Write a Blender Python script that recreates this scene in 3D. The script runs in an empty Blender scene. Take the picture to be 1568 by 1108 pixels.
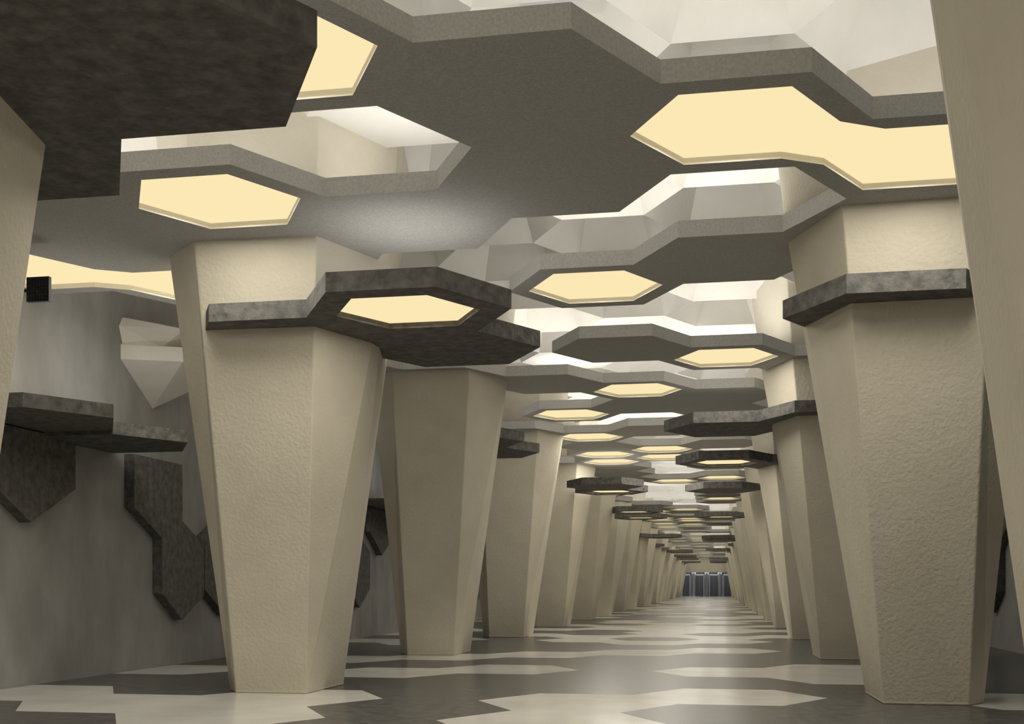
import bpy, math, random
from mathutils import Vector
random.seed(11)
sc=bpy.context.scene
# ------------------------------------------------------------------ constants (metres)
CAM_H=1.25
R=1.088; D=1.885            # honeycomb module: circum-radius / row pitch
X0,Y0=0.12,9.42
AX=X0-1.5*R                 # hall axis
WL,WR=-8.6,2*AX+8.6         # side walls
YB,YF=-10.0,150.0           # back wall / far wall
PITCH=4*D
ZA,ZB=4.97,4.06             # underside of the upper / lower slabs
TH=0.18

# ------------------------------------------------------------------ materials
def new_mat(name):
    m=bpy.data.materials.new(name); m.use_nodes=True
    nt=m.node_tree; return m,nt,nt.nodes['Principled BSDF']
def surf(name,c1,c2,rough=0.8,scale=3.0,bump=0.0,bscale=30.0,detail=4,spec=0.3,stretch=None,bdist=0.02):
    m,nt,b=new_mat(name)
    tc=nt.nodes.new('ShaderNodeTexCoord')
    src=tc.outputs['Object']
    if stretch:
        mp=nt.nodes.new('ShaderNodeMapping'); mp.inputs['Scale'].default_value=stretch
        nt.links.new(src,mp.inputs[0]); src2=mp.outputs[0]
    else: src2=src
    n=nt.nodes.new('ShaderNodeTexNoise'); n.inputs['Scale'].default_value=scale; n.inputs['Detail'].default_value=detail
    n.inputs['Roughness'].default_value=0.6
    nt.links.new(src2,n.inputs['Vector'])
    r=nt.nodes.new('ShaderNodeValToRGB')
    r.color_ramp.elements[0].position=0.35; r.color_ramp.elements[0].color=(*c1,1)
    r.color_ramp.elements[1].position=0.68; r.color_ramp.elements[1].color=(*c2,1)
    nt.links.new(n.outputs['Fac'],r.inputs[0]); nt.links.new(r.outputs[0],b.inputs['Base Color'])
    b.inputs['Roughness'].default_value=rough
    b.inputs['Specular IOR Level'].default_value=spec
    if bump>0:
        n2=nt.nodes.new('ShaderNodeTexNoise'); n2.inputs['Scale'].default_value=bscale; n2.inputs['Detail'].default_value=2
        nt.links.new(src,n2.inputs['Vector'])
        bp=nt.nodes.new('ShaderNodeBump'); bp.inputs['Strength'].default_value=bump; bp.inputs['Distance'].default_value=bdist
        nt.links.new(n2.outputs['Fac'],bp.inputs['Height']); nt.links.new(bp.outputs[0],b.inputs['Normal'])
    return m
M_col=surf('beige_plaster',(0.585,0.54,0.44),(0.645,0.60,0.495),0.85,1.2,0.4,24,bdist=0.02)
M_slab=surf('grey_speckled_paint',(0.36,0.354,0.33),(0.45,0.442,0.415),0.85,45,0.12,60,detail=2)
M_edge=surf('slab_edge_lit',(0.58,0.575,0.55),(0.70,0.695,0.665),0.85,45,0.12,60,detail=2)  # slab tone lightened for side faces; front light put into the colour
M_dark=surf('dark_concrete',(0.08,0.077,0.072),(0.165,0.159,0.149),0.85,9,0.5,20,detail=9)
M_white=surf('white_plaster',(0.75,0.73,0.67),(0.82,0.80,0.74),0.9,1.0,0.25,14)
M_vault=surf('pale_concrete',(0.54,0.55,0.57),(0.70,0.71,0.73),0.9,2.2,0.1,20,detail=7)
M_wall=surf('grey_wall_render',(0.27,0.267,0.258),(0.36,0.356,0.345),0.9,2.2,0.2,20,stretch=(1,0.7,0.35),detail=5)
M_floorD=surf('dark_granite',(0.065,0.063,0.060),(0.145,0.142,0.134),0.27,7,detail=7,spec=0.35)
M_floorL=surf('light_marble',(0.72,0.70,0.65),(0.87,0.85,0.80),0.16,0.9,detail=6,spec=0.45)
M_steel,nt,b=new_mat('brushed_steel'); b.inputs['Metallic'].default_value=1; b.inputs['Roughness'].default_value=0.3; b.inputs['Base Color'].default_value=(.6,.62,.66,1)
M_dkblue=surf('blue_grey_panel',(0.16,0.17,0.195),(0.22,0.23,0.26),0.4,2)
M_black=surf('black_metal',(0.008,0.008,0.008),(0.02,0.02,0.02),0.5,20)
M_glass,nt,b=new_mat('dark_glass'); b.inputs['Base Color'].default_value=(.10,.11,.13,1); b.inputs['Roughness'].default_value=0.25
def emis(name,c,s):
    m,nt,b=new_mat(name)
    b.inputs['Base Color'].default_value=(0.05,0.045,0.035,1); b.inputs['Roughness'].default_value=1; b.inputs['Specular IOR Level'].default_value=0
    b.inputs['Emission Color'].default_value=(*c,1); b.inputs['Emission Strength'].default_value=s
    return m
M_panel=emis('stretched_luminous_panel',(1.0,0.83,0.47),0.96)
M_tube=emis('cool_tube',(0.85,0.92,1.0),0.6)

# ------------------------------------------------------------------ mesh helper
class MB:
    def __init__(s): s.v=[]; s.k={}; s.f=[]; s.m=[]
    def p(s,c):
        k=(round(c[0],4),round(c[1],4),round(c[2],4))
        if k not in s.k: s.k[k]=len(s.v); s.v.append(k)
        return s.k[k]
    def face(s,pts,mi=0):
        ids=[]
        for q in pts:
            i=s.p(q)
            if i not in ids: ids.append(i)
        if len(ids)>=3: s.f.append(ids); s.m.append(mi)
    def box(s,a,b,mi=0):
        x0,y0,z0=a; x1,y1,z1=b
        P=[(x0,y0,z0),(x1,y0,z0),(x1,y1,z0),(x0,y1,z0),(x0,y0,z1),(x1,y0,z1),(x1,y1,z1),(x0,y1,z1)]
        for q in [(0,3,2,1),(4,5,6,7),(0,1,5,4),(1,2,6,5),(2,3,7,6),(3,0,4,7)]: s.face([P[i] for i in q],mi)
    def prism(s,ring0,ring1,mi=0,caps=True):
        n=len(ring0)
        for i in range(n):
            j=(i+1)%n; s.face([ring0[i],ring0[j],ring1[j],ring1[i]],mi)
        if caps: s.face(list(reversed(ring0)),mi); s.face(ring1,mi)
    def obj(s,name,mats,bevel=0):
        me=bpy.data.meshes.new(name); me.from_pydata(s.v,[],s.f)
        for m in mats: me.materials.append(m)
        for i,poly in enumerate(me.polygons): poly.material_index=s.m[i]
        me.update()
        import bmesh
        bm=bmesh.new(); bm.from_mesh(me); bmesh.ops.recalc_face_normals(bm,faces=bm.faces); bm.to_mesh(me); bm.free()
        o=bpy.data.objects.new(name,me); sc.collection.objects.link(o)
        if bevel:
            bv=o.modifiers.new('bevel','BEVEL'); bv.width=bevel; bv.segments=2; bv.limit_method='ANGLE'; bv.angle_limit=math.radians(15)
        return o

def centre(i,j): return (X0+1.5*R*i, Y0+D*(j+(0.5 if i%2 else 0)))
def clampx(x): return min(max(x,WL),WR)
def hexpts(i,j,r=R,clip=True):
    cx,cy=centre(i,j); out=[]
    for a in range(6):
        t=math.radians(60*a); x=cx+r*math.cos(t); y=cy+r*math.sin(t)*(D/(math.sqrt(3)*R))
        out.append((clampx(x) if clip else x,y))
    return out
def neigh(i,j):
    o=1 if i%2 else 0
    return [(i,j+1),(i,j-1),(i+1,j+o),(i+1,j-1+o),(i-1,j+o),(i-1,j-1+o)]

# ------------------------------------------------------------------ slab layouts
A={}; B={}
for c in [(-1,-1),(-1,0),(-2,1),(-4,0),(-4,1),(0,2),(-1,4),(-2,6),(0,7),(-1,7),(2,1),(0,8),(-1,9),(0,11),(2,5),(-4,5),(2,0),(1,8),(-2,11)]: A[c]=0
for c in [(0,0),(1,0),(-2,-1),(-3,0),(-5,1),(-4,2),(-1,2),(0,5),(-1,6),(-2,8),(-2,10),(-1,11)]: A[c]=1
for c in [(-2,-2),(-3,-2),(-4,-2),(-2,2),(-3,6),(-3,7),(0,6),(-2,12),(0,13)]: B[c]=0
for c in [(-2,1),(0,9)]: B[c]=1
BRIDGE=[{(0,0),(1,0)},{(-5,1),(-4,2)}]
kmin,kmax=-3,18
COLC=[]
for k in range(kmin,kmax+1):
    for i in (-3,1):
        c=(i,1+4*k); COLC.append(c); A[c]=0
        if k<=0 or (k in (1,2) and i==1) or (k>3 and random.random()<0.35): B[c]=0
for j in list(range(-10,-1))+list(range(12,74)):
    for i in range(-5,4):
        if (i,j) in A: continue
        if centre(i,j)[1]>YF-2 or centre(i,j)[1]<YB+1.5: continue
        r=random.random()
        if j<0 and i>=-1:
            if j>-4: continue
        if r<0.48: A[(i,j)]=1 if r<0.2 else 0
for j in range(13,74):
    for i in (-2,0,-2,0):
        if (i,j) in B or centre(i,j)[1]>YF-2: continue
        if random.random()<0.09: B[(i,j)]=1 if random.random()<0.35 else 0
for j in range(-10,-2):
    for i in (-2,0):
        if random.random()<0.1: B[(i,j)]=1

def comps(S):
    left=set(S); out=[]
    while left:
        st=[left.pop()]; comp=[st[0]]
        while st:
            c=st.pop()
            for n in neigh(*c):
                if n in left: left.remove(n); st.append(n); comp.append(n)
        out.append(sorted(comp))
    return sorted(out)
def build_slab(comp,S,zb,th,name,mat,inset):
    mb=MB(); edges={}
    rnd=lambda L:[(round(x,4),round(y,4)) for x,y in L]
    for c in comp:
        h=rnd(hexpts(*c))
        mb.face([(x,y,zb+th) for x,y in h],0)
        if S[c]:
            hi=hexpts(c[0],c[1],R*inset)
            shared=set()
            if S is A:
                for br in BRIDGE:
                    if c in br:
                        o=list(br-{c})[0]; ho=rnd(hexpts(*o))
                        for a in range(6):
                            if h[a] in ho and h[(a+1)%6] in ho: shared.add(a)
            rim=0 if mat is M_dark else 2
            for a in range(6):
                b_=(a+1)%6
                if a in shared:
                    t0=(1-inset)/2
                    m0=(h[a][0]+(h[b_][0]-h[a][0])*t0,h[a][1]+(h[b_][1]-h[a][1])*t0)
                    m1=(h[a][0]+(h[b_][0]-h[a][0])*(1-t0),h[a][1]+(h[b_][1]-h[a][1])*(1-t0))
                    mb.face([(*h[a],zb),(*m0,zb),(*hi[a],zb)],0); mb.face([(*h[b_],zb),(*m1,zb),(*hi[b_],zb)],0)
                    mb.face([(*m0,zb),(*hi[a],zb),(*hi[a],zb+0.06),(*m0,zb+0.06)],rim)
                    mb.face([(*m1,zb),(*hi[b_],zb),(*hi[b_],zb+0.06),(*m1,zb+0.06)],rim)
                    mb.face([(*m0,zb+0.06),(*m1,zb+0.06),(*hi[b_],zb+0.06),(*hi[a],zb+0.06)],1)
                else:
                    mb.face([(*h[a],zb),(*h[b_],zb),(*hi[b_],zb),(*hi[a],zb)],0)
                    mb.face([(*hi[a],zb),(*hi[b_],zb),(*hi[b_],zb+0.06),(*hi[a],zb+0.06)],rim)
            mb.face([(*q,zb+0.06) for q in hi],1)
        else:
            mb.face([(*q,zb) for q in h],0)
        for a in range(6):
            p,q=h[a],h[(a+1)%6]
            if p==q: continue
            k=tuple(sorted((p,q))); edges[k]=edges.get(k,0)+1
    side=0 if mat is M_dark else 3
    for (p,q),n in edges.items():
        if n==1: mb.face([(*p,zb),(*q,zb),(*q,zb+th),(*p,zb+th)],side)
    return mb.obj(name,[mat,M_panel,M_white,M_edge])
def lamp(name,parent,x,y,z,size,power,col=(1.0,0.97,0.93),up=True,sy=None):
    l=bpy.data.lights.new(name,'AREA')
    if sy: l.shape='RECTANGLE'; l.size=size; l.size_y=sy
    else: l.shape='DISK'; l.size=size
    l.energy=power; l.color=col
    o=bpy.data.objects.new(name,l); sc.collection.objects.link(o)
    o.location=(x,y,z); o.rotation_euler=(math.pi if up else 0,0,0); o.parent=parent
NEAR=36
WARM=(1.0,0.955,0.86)
for comp in comps(A):
    o=build_slab(comp,A,ZA,TH,'hexagonal_ceiling_slab',M_slab,0.77)
    for c in comp:
        x,y=centre(*c)
        if y>NEAR or y<-6: continue
        if c not in COLC: lamp('uplight',o,x,y,ZA+TH+0.04,1.2,12 if y<11.6 else 22)
        if A[c] and abs(x-AX)<6: lamp('down_fill',o,x,y,ZA+0.02,1.3,42,WARM,False)  # down: unseen fill lamp added below each lit panel to brighten the columns
for comp in comps(B):
    o=build_slab(comp,B,ZB,0.19,'concrete_canopy_slab',M_dark,0.70)
    for c in comp:
        x,y=centre(*c)
        if c in COLC or y>NEAR: continue
        lamp('uplight',o,x,y+0.1,ZB+0.19+0.03,1.5,10 if c==(-2,1) else 4)
        if B[c]: lamp('down_fill',o,x,y,ZB+0.02,1.2,22,WARM,False)  # unseen fill lamp added below the lit canopy panels
lg=bpy.data.objects.new('far_fill_lamps',None); sc.collection.objects.link(lg)  # parent of the added far-bay fill lamps, no track modelled
for n in range(8):
    y=NEAR+2+ (n+0.5)*14
    lamp('uplight',lg,AX,y,ZA+TH+0.05,11,400,sy=13)  # wide unseen lamp in place of single uplights on the far slabs
    lamp('down_fill',lg,AX,y,ZA-0.03,9,210,WARM,False,13)  # wide unseen lamp added as fill for far columns and floor

# ------------------------------------------------------------------ columns
base=[(-5.60,12.62),(-4.73,12.64),(-4.70,13.9),(-5.08,14.35),(-5.6,14.4),(-5.82,12.95)]
top=[(-5.56,11.45),(-4.19,11.50),(-3.74,12.65),(-4.1,14.2),(-5.6,14.3),(-6.11,11.95)]
CAX=-1.502
def column(k,mirror):
    mb=MB(); rings=[]
    for z,t in [(0,0),(0.03,0.0),(5.0,1.0),(6.45,1.22)]:
        rg=[]
        for a,b_ in zip(base,top):
            x=a[0]+(b_[0]-a[0])*t; y=a[1]+(b_[1]-a[1])*t
            if mirror: x=2*CAX-x
            rg.append((x,y+PITCH*k,z))
        rings.append(rg)
    for a,b_ in zip(rings[:-1],rings[1:]): mb.prism(a,b_,0,False)
    mb.face(rings[0]); mb.face(rings[-1])
    return mb.obj('tapered_column',[M_col],0.02)
for k in range(-2,kmax+1):
    column(k,False); column(k,True)

# ------------------------------------------------------------------ floor
white=set([(-3,0),(-3,1),(-4,1),(-5,1),(-5,3),(-3,3),(-2,4),(-1,1),(-1,0),(0,2),(0,4),(1,4),(1,3),(-1,6),(-2,6),(0,7),(2,2),(-3,5),(-4,5)])
mb=MB()
for i in range(-6,5):
    for j in range(-12,77):
        w=(i,j) in white or ((j<-1 or j>7) and random.random()<0.42)
        h=[(x,min(max(y,YB),YF+6)) for x,y in hexpts(i,j)]
        mb.face([(*q,0) for q in h],1 if w else 0)
mb.obj('floor',[M_floorD,M_floorL])

# ------------------------------------------------------------------ upper coffered ceiling
mb=MB(); ZR=6.15
for i in range(-6,5):
    for j in range(-13,78):
        t=random.random()
        o=[(x,y,ZR) for x,y in hexpts(i,j)]
        def ring(r,z): return [(x,y,z) for x,y in hexpts(i,j,R*r)]
        if (i,j) in COLC or t<0.10:
            mb.face(o,0); continue
        deep=6.95 if t>0.3 else 6.65
        r1=ring(0.72,deep-0.12); r2=ring(0.70,deep)
        for P,Q in ((o,r1),(r1,r2)):
            for a in range(6): mb.face([P[a],P[(a+1)%6],Q[(a+1)%6],Q[a]],0)
        mb.face(r2,1 if deep>6.8 else 0)
mb.obj('ceiling',[M_white,M_vault])

# ------------------------------------------------------------------ walls
def wall(name,a,b_,mat=M_wall):
    mb=MB(); mb.box(a,b_); return mb.obj(name,[mat])
wall('wall_left',(WL-0.3,YB,0),(WL,YF+6,8.0))
wall('wall_right',(WR,YB,0),(WR+0.3,YF+6,8.0))
wall('wall_back',(WL-0.3,YB-0.3,0),(WR+0.3,YB,8.0))
mb=MB()
ox0,ox1=AX-3.7,AX+3.7
mb.box((WL,YF,0),(ox0,YF+0.4,8)); mb.box((ox1,YF,0),(WR,YF+0.4,8)); mb.box((ox0,YF,3.1),(ox1,YF+0.4,8))
mb.obj('wall_far',[M_col])
wall('wall_lobby',(WL,YF+5.6,0),(WR,YF+6,8),M_dkblue)
mb=MB(); mb.box((ox0-0.5,YF+0.4,3.15),(ox1+0.5,YF+5.6,3.3),0); mb.box((ox0,YF+0.7,3.1),(ox1,YF+0.85,3.15),1)
cl=mb.obj('ceiling_lobby',[M_col,M_tube])
lamp('lobby_fill',cl,AX,YF+3.5,3.1,6,110,(0.9,0.94,1.0),False,3)  # unseen lamp added to brighten the lobby
lamp('lobby_fill',cl,AX,YF+1.3,3.1,6,30,(0.9,0.94,1.0),False,0.5)  # weaker added fill just behind the opening
for n in range(4):
    x=ox0+0.95+n*1.83
    mb=MB()
    mb.box((x-0.55,YF+2.2,0),(x-0.5,YF+2.3,2.7),0); mb.box((x+0.5,YF+2.2,0),(x+0.55,YF+2.3,2.7),0)
    mb.box((x-0.55,YF+2.2,2.7),(x+0.55,YF+2.3,2.95),0)
    mb.box((x-0.5,YF+2.23,0),(x-0.01,YF+2.27,2.7),1); mb.box((x+0.01,YF+2.23,0),(x+0.5,YF+2.27,2.7),1)
    mb.obj('door_%d'%(n+1),[M_steel,M_glass])
for n in range(5):
    x=ox0+0.35+n*1.68
    mb=MB(); ring=lambda z:[(x+0.28*math.cos(t*math.pi/6),YF+1.6+0.28*math.sin(t*math.pi/6),z) for t in range(12)]
    mb.prism(ring(0),ring(3.09)); mb.obj('steel_pylon',[M_steel])

# ------------------------------------------------------------------ wall reliefs and shelves (repeat every bay)
def relief(side,k):
    mb=MB()
    def mx(x): return x if side<0 else 2*AX-x
    polys=[[(15.45,3.2),(16.98,3.2),(16.98,2.3),(17.75,1.95),(17.75,1.1),(16.98,0.72),(16.3,1.15),(16.3,2.0),(15.45,2.42)],
           [(17.8,1.2),(18.6,0.75),(19.4,1.2),(19.4,2.1),(18.6,2.5),(17.8,2.1)],
           [(11.6,3.2),(13.9,3.2),(13.9,2.55),(12.9,2.05),(11.9,2.6),(11.6,2.6)]]
    for P in polys:
        r0=[(mx(WL-0.02),y+PITCH*k,z) for y,z in P]; r1=[(mx(WL+0.16),y+PITCH*k,z) for y,z in P]
        mb.prism(r0,r1)
    mb.obj('hexagonal_wall_relief',[M_dark])
    for c,zz in [((-5,1),3.22),((-5,2),3.17)]:
        cc=(c[0] if side<0 else -2-c[0], c[1]+4*k)
        h=hexpts(*cc)
        mb=MB(); mb.prism([(*q,zz) for q in h],[(*q,zz+0.16) for q in h])
        o=mb.obj('concrete_wall_shelf',[M_dark])
        x,y=centre(*cc)
        if k<3: lamp('uplight',o,x+(0.4 if side<0 else -0.4),y,zz+0.2,0.5,6)
def scoop(side,k):
    def mx(x): return x if side<0 else 2*AX-x
    y=PITCH*k; w=WL
    mb=MB()
    def rg(e,z,n=0): return [(mx(w),15.4-n+y,z),(mx(w+e),15.75-n+y,z),(mx(w+e),16.95+n+y,z),(mx(w),17.3+n+y,z)]
    R0=[rg(0.25,5.2,0.0),rg(0.85,5.05,0.1),rg(0.45,4.82,0.0),rg(0.8,4.79,0.05),rg(0.8,4.58,0.05)]
    for P,Q in zip(R0[:-1],R0[1:]): mb.prism(P,Q,0,False)
    mb.face(R0[0])
    ap=(mx(w),16.3+y,4.0)
    for i in range(4): mb.face([R0[-1][i],R0[-1][(i+1)%4],ap])
    mb.obj('wall_light_scoop',[M_white])
for k in range(-1,8):
    for s in (-1,1): relief(s,k); scoop(s,k)

# ------------------------------------------------------------------ loudspeaker on left wall
mb=MB()
sx,sy,sz=-7.36,11.37,4.52
mb.box((sx-0.135,sy,sz-0.135),(sx+0.135,sy+0.05,sz+0.135))
for a in range(7):
    for b_ in range(7):
        x=sx-0.12+a*0.036; z=sz-0.12+b_*0.036
        mb.box((x,sy-0.008,z),(x+0.02,sy+0.002,z+0.02))
mb.box((WL,sy+0.03,sz-0.015),(sx-0.1,sy+0.05,sz+0.015))
mb.obj('loudspeaker',[M_black])

# ------------------------------------------------------------------ world + camera
w=bpy.data.worlds.new('World'); sc.world=w; w.use_nodes=True
w.node_tree.nodes['Background'].inputs[0].default_value=(0.9,0.95,1,1); w.node_tree.nodes['Background'].inputs[1].default_value=0.3
cam=bpy.data.cameras.new('camera'); co=bpy.data.objects.new('camera',cam); sc.collection.objects.link(co)
co.location=(0,0,CAM_H); co.rotation_euler=(math.radians(90),0,math.radians(10.28))
cam.sensor_width=36; cam.lens=40.0; cam.shift_y=344/1568; cam.clip_end=400
sc.camera=co
sc.view_settings.view_transform='Standard'
